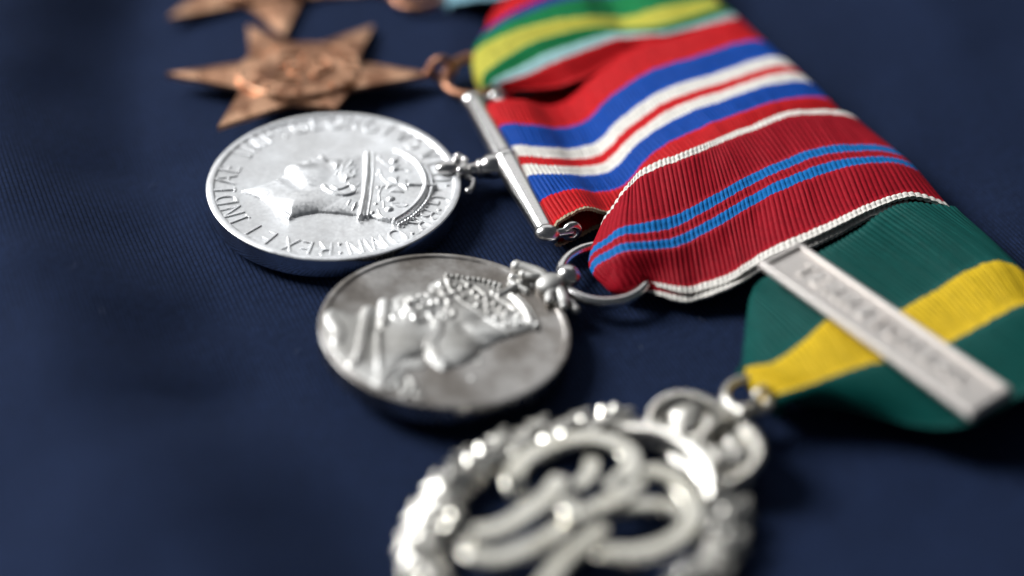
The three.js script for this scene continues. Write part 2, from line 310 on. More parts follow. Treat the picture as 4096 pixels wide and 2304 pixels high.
// ================================================================ 1. the silver war medal
{
  const W = thing('silver_war_medal', 'bright silver medal with raised lettering and a crowned head, on red, white and blue ribbon', 'medal', [-25.2, 0, -22.4]);
  const O = [-25.2, 0, -22.4], loc = (p) => [p[0] - O[0], p[1], p[2] - O[2]];
  const disc = basis(mesh('disc', discGeometry(18, 3.2, 1.1, 0.3), brightSilver, W), THREE.MathUtils.degToRad(10), 0.031, 0);
  disc.position.set(0, 4.3 * MM, 0);
  mesh('edge', edgeGeometry(18, 3.2), shadedEdgeSilver, disc);
  const head = [[0.3, -13.1], [2.3, -10.7], [5.5, -8.4], [7.6, -6.8], [7, -5.2], [6.7, -2.9], [7.3, -0.3], [8.2, 2.4], [8.6, 4], [-6, 5], [-6.1, 4.6], [-6, 2.3], [-5.7, 0.9], [-5.5, 0.3], [-6.2, -0.4], [-7.2, -0.9], [-7, -1.5], [-6.2, -1.9], [-6.2, -2.5], [-5.7, -2.9], [-5.9, -3.8], [-5.2, -4.4], [-5.3, -5.2], [-4.8, -6.3], [-3.1, -6.6], [-2.1, -7.4], [-1, -9.6]];
  const crown = [[-6.2, 5], [8.7, 3.2], [8.8, 4.2], [9.6, 5.2], [10.7, 7.4], [8.9, 10], [6.1, 12.1], [3.5, 13.2], [0, 13.4], [-3.4, 12.5], [-5.9, 11], [-7, 9.6], [-6.6, 6.8]];
  const F = [poly(head, 0.8, 3), poly(crown, 0.5, 1),
    bump([[-1.6, -3.2]], 3.4, 3, 0.36), bump([[-3.6, -5.2]], 1.8, 1.6, 0.26), bump([[-0.2, -6]], 2.4, 1.4, -0.22, 0.6), bump([[-4.3, 0.6]], 1.6, 1, 0.22), bump([[-5.0, -0.3]], 0.8, 0.6, -0.22), bump([[-5.2, -3.2]], 0.9, 0.35, 0.14), bump([[1.4, -4.6]], 3.6, 1.7, -0.16, 0.5), bump([[4.6, -4.2]], 2.4, 5, 0.26, 0.2), bump([[-0.4, 1.8]], 2.4, 1.4, 0.12),
    ridge(along([[1.5, -1.6], [2.6, -1.2], [3.6, -0.1], [4, 1.4], [3.4, 2.5], [2.4, 2.7], [1.8, 2.2]], 16), 0.38, 0.3, { on: 1 }), ridge(along([[1.8, -0.4], [2.5, 0.3], [2.2, 1.3], [1.7, 1.8]], 8), 0.28, 0.22, { on: 1 }),
    ridge([[-6.2, 5.4], [-0.6, 4.7], [4.4, 3.8], [8.7, 2.8]], 0.52, 0.95), ridge([[-6.3, 6.25], [-0.5, 5.6], [4.5, 4.7], [8.7, 3.8]], 0.25, 0.62),
    ridge(along([[-6.3, 9.6], [-5.1, 10.8], [-3, 12.1], [-0.6, 12.7], [2.1, 12.8], [4.7, 12.1], [7.1, 10.7], [8.9, 9.1], [10.3, 7.4]], 24), 0.46, 0.85),
    bead(along([[-6.6, 10.5], [-5.2, 11.6], [-3.3, 12.9], [-0.7, 13.6], [2.2, 13.7], [5.4, 12.8], [7.8, 11.4], [9.7, 9.8], [11.2, 7.9]], 34), 0.32, 0.45, 0.1),
    poly([[2.1, 8.8], [0.7, 10.4], [4.1, 10.1]], 0.72, 0.4), poly([[2.2, 8.8], [3.9, 7.1], [4.5, 9.7]], 0.7, 0.4), poly([[2, 8.8], [0.4, 7.4], [-0.1, 9.4]], 0.7, 0.4), poly([[2.1, 8.7], [0.9, 7.3], [3.4, 6.8]], 0.66, 0.4),
    ridge(along([[2.4, 8.4], [2.1, 6.9], [3.7, 6], [5.6, 5.8]], 12), 0.24, 0.62), ridge(along([[-1.8, 6.6], [0.1, 6.8], [1.6, 7.5], [2.1, 8.4]], 12), 0.24, 0.62), ridge(along([[7.6, 5.3], [9.2, 5.6], [10, 6.8]], 8), 0.24, 0.6), ridge(along([[-5.4, 7], [-3.6, 7.4], [-2.4, 8.4], [-2.6, 9.8]], 8), 0.24, 0.6),
    ridge([[2.4, 10.4], [2.8, 12.6], [3.1, 14]], 0.42, 0.8), bead([[5.4, 7.4], [7.8, 6.9], [-3.7, 9], [-1.7, 8.8]], 0.72, 0.75, 0.1), ridge([[5.9, 6.3], [7.3, 6.2]], 0.26, 0.6),
    ridge(along([[6.4, 7.4], [6.6, 8.7], [7.2, 9.6], [7.5, 8.5], [6.8, 7.4]], 12), 0.22, 0.6), ridge(along([[-1.5, 9.1], [-1.5, 10.3], [-0.7, 10.8]], 8), 0.24, 0.6), ridge(along([[-4.4, 9.4], [-4.4, 10.2], [-3, 11]], 8), 0.24, 0.6),
    bead([[-4.6, 6.9], [-0.8, 6.3], [2.4, 6.0], [6.3, 5.2], [8.2, 4.5]], 0.36, 0.6, 0.1), ridge([[3.1, -9.3], [5.4, -8.2], [7.5, -6.8]], 0.32, 0.5),
  ];
  for (let i = 0; i < 30; i++) { const a = -5 + 11.5 * rnd(), b = 0.2 + 3.6 * rnd(); if (a > 0.8 && a < 4.5 && b < 3) continue; F.push(ridge([[a, b], [a + 0.9, b - 0.15 - 0.4 * rnd()]], 0.17, 0.09, { add: 1 })); }
  mesh('portrait', reliefGeometry(F, 0.1, -0.3, 0.008), brightSilver, disc);
  const text = [...spread('GEORGIVS', -104.5, -33), ...spread('VI', -20.5, -12), ['D', 2], [':', 9], ['G', 23.3], [':', 30.5], ['B', 36.3], ['R', 46], [':', 54], ['O', 61.5], ['M', 73.7], ['N', 84.8], [':', 92.6], ['R', 100], ['E', 109.8], ['X', 118.8], ['E', 131.8], ['T', 142], ['I', 153.6], ['N', 162], ['D', 172.7], ['I', 181.6], ['A', 191.2], ['E', 201], ['I', 216], ['M', 226], ['P', 237.5], [':', 245.5]];
  ringLetters(disc, text, 13.85, -0.34, brightSilver, sans, 3.3, 0.15, 0.07, 0.84);
  // the claw that grips the rim, its scrolls and the swivel
  const t = THREE.MathUtils.degToRad(12), at = (b, a, y) => [b * Math.cos(t) + a * Math.sin(t), y, -b * Math.sin(t) + a * Math.cos(t)];
  const claw = mesh('claw', merged([ball(...at(16.3, -0.2, 4.2), 1.15, 1.5, 0.8, 1, t), ball(...at(17.9, -1.3, 4.3), 0.75), ball(...at(18.1, 0.9, 4.1), 0.8), ball(...at(18.6, -0.2, 3.4), 1.25, 1, 0.9, 1.2, t), ball(...at(20.1, 0, 3.4), 0.95),
    tube([at(18.6, 0.8, 3.2), at(19.6, 2.0, 3), at(19.3, 3.2, 2.8), at(18.7, 4.0, 2.7)], 0.42, 10), ball(...at(18.6, 4.1, 2.7), 0.62), tube([at(18.6, -1, 3.6), at(19.3, -2.2, 3.8), at(18.6, -3.1, 3.8)], 0.42, 10), ball(...at(18.4, -3.2, 3.8), 0.6)]), polishedSilver, W);
  mesh('swivel', merged([rod(at(19.5, 0, 3.4), at(24, 0, 3.7), 1.0, 1.05), new THREE.TorusGeometry(1.1, 0.4, 10, 20).rotateY(Math.PI / 2 + t).translate(...at(20.9, 0, 3.45)), new THREE.TorusGeometry(1.2, 0.42, 10, 20).rotateY(Math.PI / 2 + t).translate(...at(21.7, 0, 3.5)), ball(...at(22.9, 0, 3.6), 1.95, 1.15, 0.95, 1, t)]), polishedSilver, claw);
  // straight suspender: two slim bars joined at swelling ends
  const A0 = loc([-5.9, 3.6, -44.2]), A1 = loc([4.8, 3.6, -10.9]), M0 = loc([-0.9, 3.9, -28]), B0 = loc([-2.2, 3.4, -45.4]), B1 = loc([8.2, 3.4, -12]);
  const bar = mesh('suspender', merged([rod(M0, A0, 1.9, 1.35, 24), rod(M0, A1, 1.9, 1.35, 24), ball(...M0, 2, 1, 1, 1.15)]), polishedSilver, W);
  for (const [p, q] of [[A0, B0], [A1, B1]]) mesh('knob', merged([ball(...p, 1.65, 1.1, 0.95, 0.95), new THREE.TorusGeometry(0.95, 0.6, 10, 22).rotateY(0.31).translate(q[0], q[1], q[2]), rod([p[0], p[1], p[2]], q, 0.75, 0.75)]), polishedSilver, bar);
  mesh('ribbon_bar', rod(B0, B1, 0.95, 0.95, 16), polishedSilver, bar);
  const rows = [[[-2.6, 4.9, -41.9], [1.6, 4.9, -26.8], [4.8, 4.9, -17.5], [6.7, 4.9, -12.3]], [[1.4, 4.8, -42.4], [5.9, 4.8, -26.5], [8.5, 4.8, -19.4], [10.1, 4.8, -15.1]], [[5.3, 2.6, -44.6], [9.5, 2.6, -29.1], [12, 2.6, -21.6], [13.5, 2.6, -17]], [[8.3, 2.2, -46.7], [12.7, 2.2, -30.5], [15.3, 2.2, -23.3], [16.9, 2.2, -18.9]], [[10.2, 3, -47.7], [14.7, 3, -31.8], [17.2, 3, -24.8], [18.7, 3, -20.4]], [[12.1, 4.6, -48.7], [16.7, 4.6, -33.4], [19.3, 4.6, -27.1], [20.9, 4.6, -23.3]], [[15.4, 6.2, -51], [20.1, 6.2, -35.7], [23, 6.2, -29.4], [24.9, 6.2, -25.4]], [[19.5, 7, -54.1], [24.4, 7, -38.9], [27.5, 7, -31.8], [29.4, 6.8, -27.3]], [[24.9, 7.2, -56.7], [30.8, 7.2, -42.2], [33.3, 7.2, -35.1], [34.8, 6.8, -30.7]], [[29.2, 6.9, -59.8], [36.2, 6.6, -46.4], [38.4, 6.6, -38.7], [39.7, 6, -33.9]], [[34.3, 5.9, -63.7], [41.7, 5.6, -49.9], [44.2, 5.6, -41.9], [45.7, 5, -36.9]], [[37.1, 4, -66.2], [44.2, 4, -51.5], [47.6, 4, -43.9], [49.7, 3.6, -39.2]]];
  ribbon(W, 'red ribbon with blue and white bands', rows, [0, 0.5, 0.805, 1], {
    start: [[0.9, 0.78], [0.95, 0.5], [0, 1.7], [-6, 1.6], [-14, 1.5]], end: [[0.8, 0.7], [0.8, 0.3], [-2, 1.4], [-10, 1.4]], pitch: 0.68, rib: 0.17,
    stripes: [[0, 0.2, R.red], [0.2, 0.375, R.blue, 'blue stripe'], [0.375, 0.465, R.white, 'white stripe'], [0.465, 0.535, R.red, 'narrow red stripe'], [0.535, 0.625, R.white, 'white stripe'], [0.625, 0.8, R.blue, 'blue stripe'], [0.8, 0.985, R.red, 'red stripe'], [0.985, 1, R.thread, 'pale edge']] });
}

// ================================================================ 2. the tarnished coronation medal
{
  const O = [-8.5, 0, 9.4], W = thing('tarnished_silver_medal', 'tarnished grey round medal with a crowned bust, ringed to the crimson ribbon', 'medal', O);
  const loc = (p) => [p[0] - O[0], p[1], p[2] - O[2]];
  const disc = basis(mesh('disc', discGeometry(16.2, 2.8, 0.95, 0.3), dullSilver, W), THREE.MathUtils.degToRad(36), 0.085, -0.045);
  disc.position.set(0, 4.4 * MM, 0);
  mesh('edge', edgeGeometry(16.2, 2.8), edgeDull, disc);
  const bust = [[-7.3, -5.1], [-8.1, -3.9], [-7, -2.5], [-7.2, -0.4], [-7.1, 1.8], [-8.4, 4.5], [-8.9, 6.1], [-7.5, 7.5], [-5.4, 9.7], [-3.4, 10.9], [-1.6, 11.9], [0.8, 11.8], [4.2, 10.7], [6.1, 10.1], [6, 8], [5.8, 5.4], [5.9, 3.5], [6.3, 2.2], [6, 1.4], [7.1, -0.3], [7.5, -2.9], [6.8, -5], [5, -5.7], [3.1, -4.9], [3.3, -6.9], [3.2, -9], [4.6, -11], [7.4, -13.7], [3.4, -15.3], [0, -15.6], [-3.6, -15.2], [-7.2, -13.9], [-10.3, -11.7], [-9.8, -10], [-8, -8.6], [-8.2, -7], [-7.6, -6]];
  const curl = (x, y, R, a0, sweep = 4.2) => ridge(Array.from({ length: 9 }, (_, i) => [x + R * (1 - i * 0.05) * Math.cos(a0 + sweep * i / 8), y + R * (1 - i * 0.05) * Math.sin(a0 + sweep * i / 8)]), 0.36, 0.24, { on: 1 });
  const F = [poly(bust, 0.5, 1.8),
    bump([[-0.3, -5.6]], 5.2, 2.9, 0.3, -0.6), bump([[4, -1]], 3.7, 3.9, 0.42, 0.4), bump([[-0.9, 3.7]], 2.9, 2.1, 0.42, 0.6), bump([[3.9, 3.8]], 3, 1.6, 0.32, 1.0), bump([[1.9, 1.5]], 1.8, 1.1, -0.24), bump([[5.6, 0.6]], 1.3, 0.7, -0.16, 0.3),
    bump([[-5.4, -1]], 3.4, 3.6, 0.42), bump([[-4.2, 2.6]], 3, 2.6, 0.36), bump([[-3.4, -3.2]], 2.2, 2, 0.25), bump([[-7.2, 4.4]], 1.8, 2, 0.35),
    ridge([[-7.7, -6.8], [-3.5, -10.3], [0.5, -13.4]], 0.95, 0.75), ridge([[-5.9, -6.4], [-2.1, -9.5], [1.4, -12]], 0.6, -0.28, { add: 1 }), ridge([[-7.9, -4.1], [-4.3, -6.6]], 0.95, 0.85),
    curl(-6.2, -2.5, 0.9, 0), curl(-4.3, -4.4, 0.9, 1), curl(-4.7, -1.9, 1, 2), curl(-6.6, -0.1, 1, 4), curl(-2.6, -2.2, 0.9, 3), curl(-4.6, 0.1, 1, 5), curl(-3.8, 2.1, 0.9, 0.5), curl(-6.4, 2, 1, 2.2), curl(-2.2, -0.2, 0.9, 1.2), curl(-5.2, 4, 0.9, 3.4), curl(-1.6, 1.6, 0.8, 5.2), curl(-7.4, 4.6, 0.8, 0.8),
    ridge(along([[-0.9, -0.5], [1, -2.1], [2.6, -4.1], [4.9, -5], [6.6, -4.7]], 14), 0.8, 0.3, { on: 1 }),
    bead(along([[-2.9, -8.3], [1, -10.8], [3.6, -12.4]], 9), 0.45, 0.35, 0.5),
    bead(along([[-8.6, 6.1], [-7, 7.9], [-5.5, 9.7], [-3.4, 11.1]], 10), 0.36, 0.4, 0.42), bead([[-6.2, 5.9], [-5.4, 6.3], [-5.4, 7.4], [-4.8, 4.8], [-3.9, 7.2], [-2.7, 7.2], [-2.5, 9.4], [-1.9, 9.9], [-1.3, 6], [-1.7, 7.8], [-0.5, 7], [-0.4, 8.1], [0.8, 8.3], [1.8, 8.5], [2.1, 9.3], [2.7, 7.4], [3.9, 6.8], [3.6, 8.8], [2.1, 6.6], [0.6, 6.4], [-3.6, 5.4], [4.6, 8.2]], 0.44, 0.26, 0.58), bead([[5.9, 10.2]], 0.55, 0.55, 0.3),
    ridge(along([[-7.6, 7.2], [-4.6, 8.1], [-2.6, 8.2]], 8), 0.3, 0.16, { add: 1 }), ridge(along([[-1.2, 9.2], [0.6, 9.6], [3.2, 9.4], [4.8, 9]], 8), 0.3, 0.18, { add: 1 }), ridge(along([[-1, 7.2], [1.4, 7.5], [4.4, 7.6]], 8), 0.25, 0.14, { add: 1 }),
    ridge(along([[-0.8, 11], [1.4, 10.9], [3.4, 10.4], [5.2, 9.7]], 12), 0.5, 0.95), bead(along([[-0.6, 11.9], [1.6, 11.8], [3.6, 11.3], [5.3, 10.6]], 14), 0.25, 0.35, 0.2),
    ridge([[-8.6, 6], [-5.7, 4.8], [-2.4, 4.6], [1.8, 5.4], [5.6, 6.2]], 0.36, 0.2, { on: 1 }), ridge([[-1.7, 9.6], [-2.3, 12.4], [-2.6, 14.6]], 0.6, 0.8), ridge([[-4.3, 13.8], [-3.2, 15], [-1.6, 15.3]], 0.6, 0.8), ridge([[-3.4, 12.8], [-0.8, 13.6]], 0.45, 0.75),
    ridge(along([[5.9, -14], [4.7, -11.6], [3.9, -9], [4.6, -7]], 12), 0.95, 0.25, { on: 1 }), ridge(along([[6.7, -12.4], [5.8, -10.6], [6.8, -9.9], [8.6, -11], [9, -12.2]], 14), 0.5, 0.5), ridge(along([[8.4, -9.8], [9.4, -10.8], [10.2, -10.4]], 8), 0.45, 0.4), bead([[7.6, -11.4]], 0.6, 0.45),
    bead([[-9.5, -10.9]], 0.9, 0.5), ridge(along([[-9.2, -12], [-5.8, -12.4], [-4.1, -13.6]], 12), 0.8, 0.25, { on: 1 }), ridge([[-1, -12.2], [0.8, -14.6]], 0.6, 0.25, { on: 1 }),
    bead([[7.9, -0.2], [10.2, -3]], 0.3, 0.2),
  ];
  mesh('portrait', reliefGeometry(F, 0.11, -0.3, 0.012), glossReliefSilver, disc);
  const t = THREE.MathUtils.degToRad(36), at = (b, a, y) => [b * Math.cos(t) + a * Math.sin(t), y, -b * Math.sin(t) + a * Math.cos(t)];
  const claw = mesh('claw', merged([ball(...at(16.7, 0, 3.3), 1.5, 1.35, 0.85, 1.25, t), ball(...at(18.3, 0, 3.2), 1.0, 1.3, 0.9, 1, t), rod(at(16, 0, 3.1), at(19.6, 0, 3.2), 1.1, 0.8),
    tube([at(16.8, -0.6, 3.5), at(16.6, -2, 3.8), at(15.9, -3.4, 3.9), at(15.1, -4.6, 4)], 0.82, 12), tube([at(16.4, -1.4, 3.7), at(15.3, -1.9, 4), at(14.6, -2.9, 4)], 0.6, 10), ball(...at(14.9, -4.9, 4), 0.9), ball(...at(14.5, -3, 4), 0.66), ball(...at(16.2, -4.6, 3.5), 0.5),
    tube([at(16.8, 0.6, 3.2), at(16.9, 2, 3.1), at(16.4, 3.4, 3), at(15.8, 4.3, 3)], 0.82, 12), tube([at(16.4, 1.4, 3.3), at(15.2, 1.9, 3.4), at(14.6, 2.7, 3.4)], 0.6, 10), ball(...at(14.5, 2.8, 3.4), 0.62), tube([at(16.6, 3, 3), at(17.2, 4.2, 2.6), at(17, 5.2, 2.4)], 0.48, 10), ball(...at(16.9, 5.4, 2.4), 0.62), ball(...at(15.7, 4.5, 3), 0.66)]), glossReliefSilver, W);
  mesh('collet', ball(...at(19.7, 0, 3.3), 1.62, 1, 0.95, 1.1, t), polishedSilver, claw);
  const ring = mesh('ring', new THREE.TorusGeometry(5.9, 0.74, 16, 72).rotateX(-Math.PI / 2).rotateZ(0.02).rotateX(0.03).translate(...loc([12.4, 2.6, -3.6])), polishedSilver, W);
  ring.userData.label = 'round wire ring';
  const rows = [[[12.8, 4.0, -13.5], [11.0, 3.6, -5.6], [13.4, 2.6, -1.4], [14.5, 0.6, -3.7]], [[14.4, 6.0, -14.6], [12.9, 5.3, -5.6], [14.7, 3.3, -1.0], [15.5, 1.5, -3.1]], [[15.9, 7.4, -16.9], [14.7, 6.3, -6.0], [16.8, 3.9, -1.5], [17.7, 2.5, -1.9]], [[17.8, 8.0, -19.8], [18.4, 6.4, -6.5], [19.5, 3.8, -2.0], [19.9, 2.8, -0.3]], [[20.8, 8.3, -21.8], [21.6, 6.2, -7.6], [22.2, 3.7, -1.6], [22.5, 2.7, 0.8]], [[23.1, 8.4, -22.7], [24.1, 6.2, -9.3], [24.8, 3.8, -2.4], [25.1, 2.8, 0.3]], [[26.9, 8.4, -25.4], [27.8, 6.5, -12.2], [28.7, 4.6, -3.8], [29.0, 3.8, -0.6]], [[30.6, 8.3, -28.2], [33.1, 6.8, -16.7], [33.6, 5.5, -7.3], [33.8, 5.0, -3.6]], [[34.4, 8.1, -30.8], [38.0, 7.2, -20.0], [39.0, 6.5, -9.9], [39.4, 6.2, -6.0]], [[39.7, 7.7, -34.5], [43.0, 7.2, -23.0], [44.2, 6.9, -12.8], [44.7, 6.8, -8.9]], [[44.8, 7.0, -36.3], [48.0, 7.0, -25.0], [49.1, 6.9, -16.1], [49.5, 6.8, -12.6]], [[47.7, 6.0, -37.6], [53.0, 6.0, -26.6], [54.6, 6.0, -19.2], [55.2, 6.0, -16.3]], [[50.3, 4.5, -38.7], [56.4, 4.5, -27.3], [59.1, 4.5, -19.4], [60.2, 4.5, -16.3]]];
  ribbon(W, 'crimson ribbon with white corded edges', rows, [0, 0.5, 0.86, 1], {
    start: [[0.1, 0.6, 0.3]], back: 0.75, end: [[0.8, 0.7], [0.8, 0.3], [-2, 1.4], [-10, 1.5]], pitch: 0.8, rib: 0.15, cord: 0.12, wander: 0.08,
    stripes: [[0.046, 0.39, R.crimson], [0, 0.046, R.white, 'white corded edge'], [0.39, 0.465, R.sky, 'bright blue stripe'], [0.465, 0.535, R.crimson, 'narrow crimson stripe'], [0.535, 0.61, R.sky, 'bright blue stripe'], [0.61, 0.954, R.crimson, 'crimson stripe'], [0.954, 1, R.white, 'white corded edge']] });
}

// ================================================================ 3. the openwork oval decoration on the green ribbon
{
  const O = [7.4, 0, 42.5], W = thing('oval_decoration', 'pale openwork oval decoration with wreath, crown and cipher, on green and yellow ribbon', 'medal', O);
  const loc = (p) => [p[0] - O[0], p[1], p[2] - O[2]], th = THREE.MathUtils.degToRad(40), flat = (o) => basis(o, th);
  const L = (a, b, y) => [b, y, a];                 // medal coordinates (right, up) in its own axes
  const oval = (k, ra, rb, y, off = 0) => { const q = k + off; return L(ra * Math.sin(q), rb * Math.cos(q), y); };
  const RA = 14.9, RB = 18.6, ey = 1.7;
  const ringPts = Array.from({ length: 48 }, (_, i) => oval(i / 48 * Math.PI * 2, RA, RB, ey));
  const band = tube(ringPts, 1, 12, true, 160); band.scale(1, 1, 1);
  { // flatten the tube's section to a low band
    const p = band.attributes.position; for (let i = 0; i < p.count; i++) { const x = p.getX(i), z = p.getZ(i), q = Math.atan2(z / RA, x / RB), cx = RB * Math.cos(q), cz = RA * Math.sin(q); p.setXYZ(i, cx + (x - cx) * 2.1, ey + (p.getY(i) - ey) * 0.95, cz + (z - cz) * 2.1); } band.computeVertexNormals();
  }
  const wreath = flat(mesh('wreath', planarUV(band), giltSilver, W));
  const leafG = (() => {
    const nu = 28, nv = 10, P = [], I = [];
    for (let i = 0; i <= nu; i++) for (let j = 0; j <= nv; j++) { const t = i / nu, s = j / nv * 2 - 1, lobe = Math.sin(t * 22), w = 2.0 * Math.sin(Math.PI * Math.pow(t, 0.8)) * (1 + 0.24 * lobe) + 0.04; P.push(-3.7 + 7.4 * t, 0.5 * Math.sin(Math.PI * t) ** 0.5 * (1 - s * s * 0.8) - 0.3 * Math.exp(-((s / 0.13) ** 2)) + 0.1 * lobe * Math.abs(s), s * w); }
    for (let i = 0; i < nu; i++) for (let j = 0; j < nv; j++) { const a = i * (nv + 1) + j, b = a + 1, c = a + nv + 1, d = c + 1; I.push(a, b, c, b, d, c); }
    const g = new THREE.BufferGeometry(); g.setAttribute('position', new THREE.Float32BufferAttribute(P, 3)); g.setIndex(I); g.computeVertexNormals(); planarUV(g); g.scale(MM, MM, MM); return g;
  })();
  const leaf = new THREE.Mesh(leafG, giltSilver);
  const place = (q, off, turn, s, y) => { const l = leaf.clone(); l.name = numbered('leaf'); const p = oval(q, RA + off, RB + off, y), n = oval(q + 0.02, RA + off, RB + off, y); l.position.set(p[0] * MM, p[1] * MM, p[2] * MM); l.rotation.set((rnd() - 0.5) * 0.9, -Math.atan2(n[2] - p[2], n[0] - p[0]) + turn, 0.12 + 0.16 * rnd(), 'YXZ'); l.scale.setScalar(s); l.castShadow = l.receiveShadow = true; wreath.add(l); };
  for (const side of [1, -1]) for (let i = 0; i < 10; i++) {
    const q = side * (Math.PI - 0.16 - i * 0.265), flip = side > 0 ? Math.PI : 0;
    place(q, 0, flip, 1, ey + 1.0); place(q + 0.11 * side, 1.5, flip - side * 0.42, 0.8, ey + 0.75); place(q - 0.1 * side, -1.1, flip + side * 0.3, 0.62, ey + 0.6);
    if (i % 2 === 1) { const p = oval(q + 0.15 * side, RA + 0.9, RB + 0.9, ey + 1.15); mesh('acorn', ball(...p, 0.62, 1.3, 0.8, 0.9), giltSilver, wreath); }
  }
  // the cipher: flat bands that cross over one another
  const stroke = (pts, w, y, h = 1.15) => {
    const c = new THREE.CatmullRomCurve3(pts.map(([a, b], i) => V(...L(a, b, y + 0.9 + (pts[i][2] ?? 0)))), false, 'centripetal'), n = pts.length * 9, P = [], I = [], K = 20;
    for (let i = 0; i <= n; i++) { const p = c.getPoint(i / n), d = c.getTangent(i / n), s = V(-d.z, 0, d.x).normalize(), e = Math.min(1, Math.min(i, n - i) / 5 + 0.25), r = w * Math.sqrt(1 - (1 - e) ** 2);
      for (let k = 0; k < K; k++) { const q = k / K * Math.PI * 2, cx = Math.sign(Math.cos(q)) * Math.abs(Math.cos(q)) ** 0.5, sy = Math.sign(Math.sin(q)) * Math.abs(Math.sin(q)) ** 0.45; const o = p.clone().addScaledVector(s, cx * r * 1.04); P.push(o.x, o.y + sy * h / 2, o.z); } }
    for (let i = 0; i < n; i++) for (let k = 0; k < K; k++) { const a = i * K + k, b = i * K + (k + 1) % K, cc = a + K, d = b + K; I.push(a, cc, b, b, cc, d); }
    for (const i of [0, n]) for (let k = 1; k + 1 < K; k++) I.push(i * K, i * K + k, i * K + k + 1);
    const g = new THREE.BufferGeometry(); g.setAttribute('position', new THREE.Float32BufferAttribute(P, 3)); g.setIndex(I); g.computeVertexNormals(); return planarUV(g);
  };
  const cipher = flat(mesh('cipher', stroke([[-6.6, -2.6, -0.6], [-9.1, -1.8, 0], [-10.6, 0.7], [-10.6, 4.8], [-9.2, 8.8], [-6.6, 11], [-4, 11.5], [-2.1, 10.4], [-1.1, 8.1], [-1.4, 5.7, -0.6]], 1.3, 2.8), cipherSilver, W));
  for (const [pts, w, y] of [[[[-6, 7.8], [-4.4, 5.9], [-3.6, 3.1]], 1.05, 2.4], [[[-5.5, 2.5, 0], [-4.1, -0.8], [-3.7, -4.4], [-3.7, -7.8], [-4.6, -10.2], [-5.5, -11.1]], 1.35, 3.2], [[[-6, -11.4, -0.6], [-3.2, -12.5], [-1.1, -11.4], [-0.1, -8.4], [0.4, -4.7], [0.3, -0.9], [0.7, 2.5, 0.4], [0.8, 6.3], [0.3, 9.9]], 1.25, 2.6], [[[-1.9, 1], [-1.1, -0.5], [0.8, -0.6], [0.5, 1.4]], 0.9, 3.5], [[[-0.3, 8.3, -0.8], [0.1, 11.7], [2.8, 12.8], [6.3, 12], [8.9, 9.4], [9.6, 5.9], [8.6, 2.1], [6.7, -0.4], [4.8, -1.4, -0.4]], 1.25, 2.4], [[[0.5, 2.2], [2.2, 6.3], [5.4, 9.7], [6.9, 9.9]], 1.05, 2], [[[3.1, 1.4], [3.7, -1.9], [4, -5.4], [4.8, -7.8], [5.8, -10.3], [6.6, -12.6]], 1.15, 2.7]])
    mesh('stroke', stroke(pts, w, y), cipherSilver, cipher);
  for (const [a, b] of [[-8.8, -11.4], [-9.8, -9.8], [8.4, -11]]) mesh('berry', ball(...L(a, b, 2.6), 1, 1.1, 0.8, 1.3), cipherSilver, cipher);
  // the crown, its arches set with pearls
  const crown = flat(mesh('crown', merged([tube([L(-7.6, 15.2, 2.4), L(-4.2, 17.2, 3.2), L(0.2, 17.8, 3.4), L(4.4, 17, 3.2), L(7.2, 14.8, 2.4)], 1.35, 12), tube([L(-7.4, 18.4, 2.2), L(0.1, 20, 2.9), L(7.2, 17.8, 2.2)], 0.8, 10), ball(...L(0, 20.6, 1.6), 1, 4.6, 1, 7.2)]), giltSilver, W));
  for (const arc of [[[-6.6, 17.6], [-7.4, 19.6], [-6.6, 22.6], [-3.6, 24.8], [-0.6, 25.6]], [[6.2, 17], [7.2, 19.2], [6.6, 22.4], [3.6, 24.8], [0.4, 25.6]], [[0, 18.6], [-0.4, 22], [-0.3, 25.6]]]) {
    const a = along(arc, 12), o = mesh('arch', tube(a.map(([p, q], i) => L(p, q, 2.4 + 1.3 * Math.sin(i / 12 * Math.PI))), 0.85, 10), giltSilver, crown);
    for (let i = 1; i < 12; i++) mesh('pearl', ball(...L(a[i][0] * 1.05, a[i][1] + 0.25, 3.1 + 1.3 * Math.sin(i / 12 * Math.PI)), 0.62), giltSilver, o);
  }
  for (const [a, b, r] of [[-3.2, 20.4, 2.2], [3.4, 20, 2.3], [-4.4, 21.9, 2.4], [4.5, 21.7, 2.4], [-6.4, 16.4, 1.2], [6, 16, 1.2], [0.1, 18.2, 1.4], [-2.2, 23.4, 1.4], [2.4, 23.2, 1.5], [-3.4, 17.6, 1.1], [3.4, 17.4, 1.1], [-7.2, 20, 1.1], [7.2, 19.4, 1.2]]) mesh('jewel', ball(...L(a, b, 2.9), r, 1, 0.62, 1), giltSilver, crown);
  mesh('orb', merged([ball(...L(-0.3, 27.2, 3.2), 1.35), rod(L(-0.3, 28, 3.2), L(-0.4, 30, 3.6), 0.6, 0.6)]), giltSilver, crown);
  mesh('eyelet', new THREE.TorusGeometry(1.25, 0.5, 12, 28).rotateX(-0.25).translate(...L(-0.4, 30.6, 3.8)), giltSilver, crown);
  const ring = (mesh('ring', new THREE.TorusGeometry(3.1, 0.62, 14, 48).rotateX(Math.PI / 2).rotateZ(0.08).translate(29.4 - O[0], 2.9, 21 - O[2]), giltSilver, W));
  ring.userData.label = 'pale gilt wire ring';
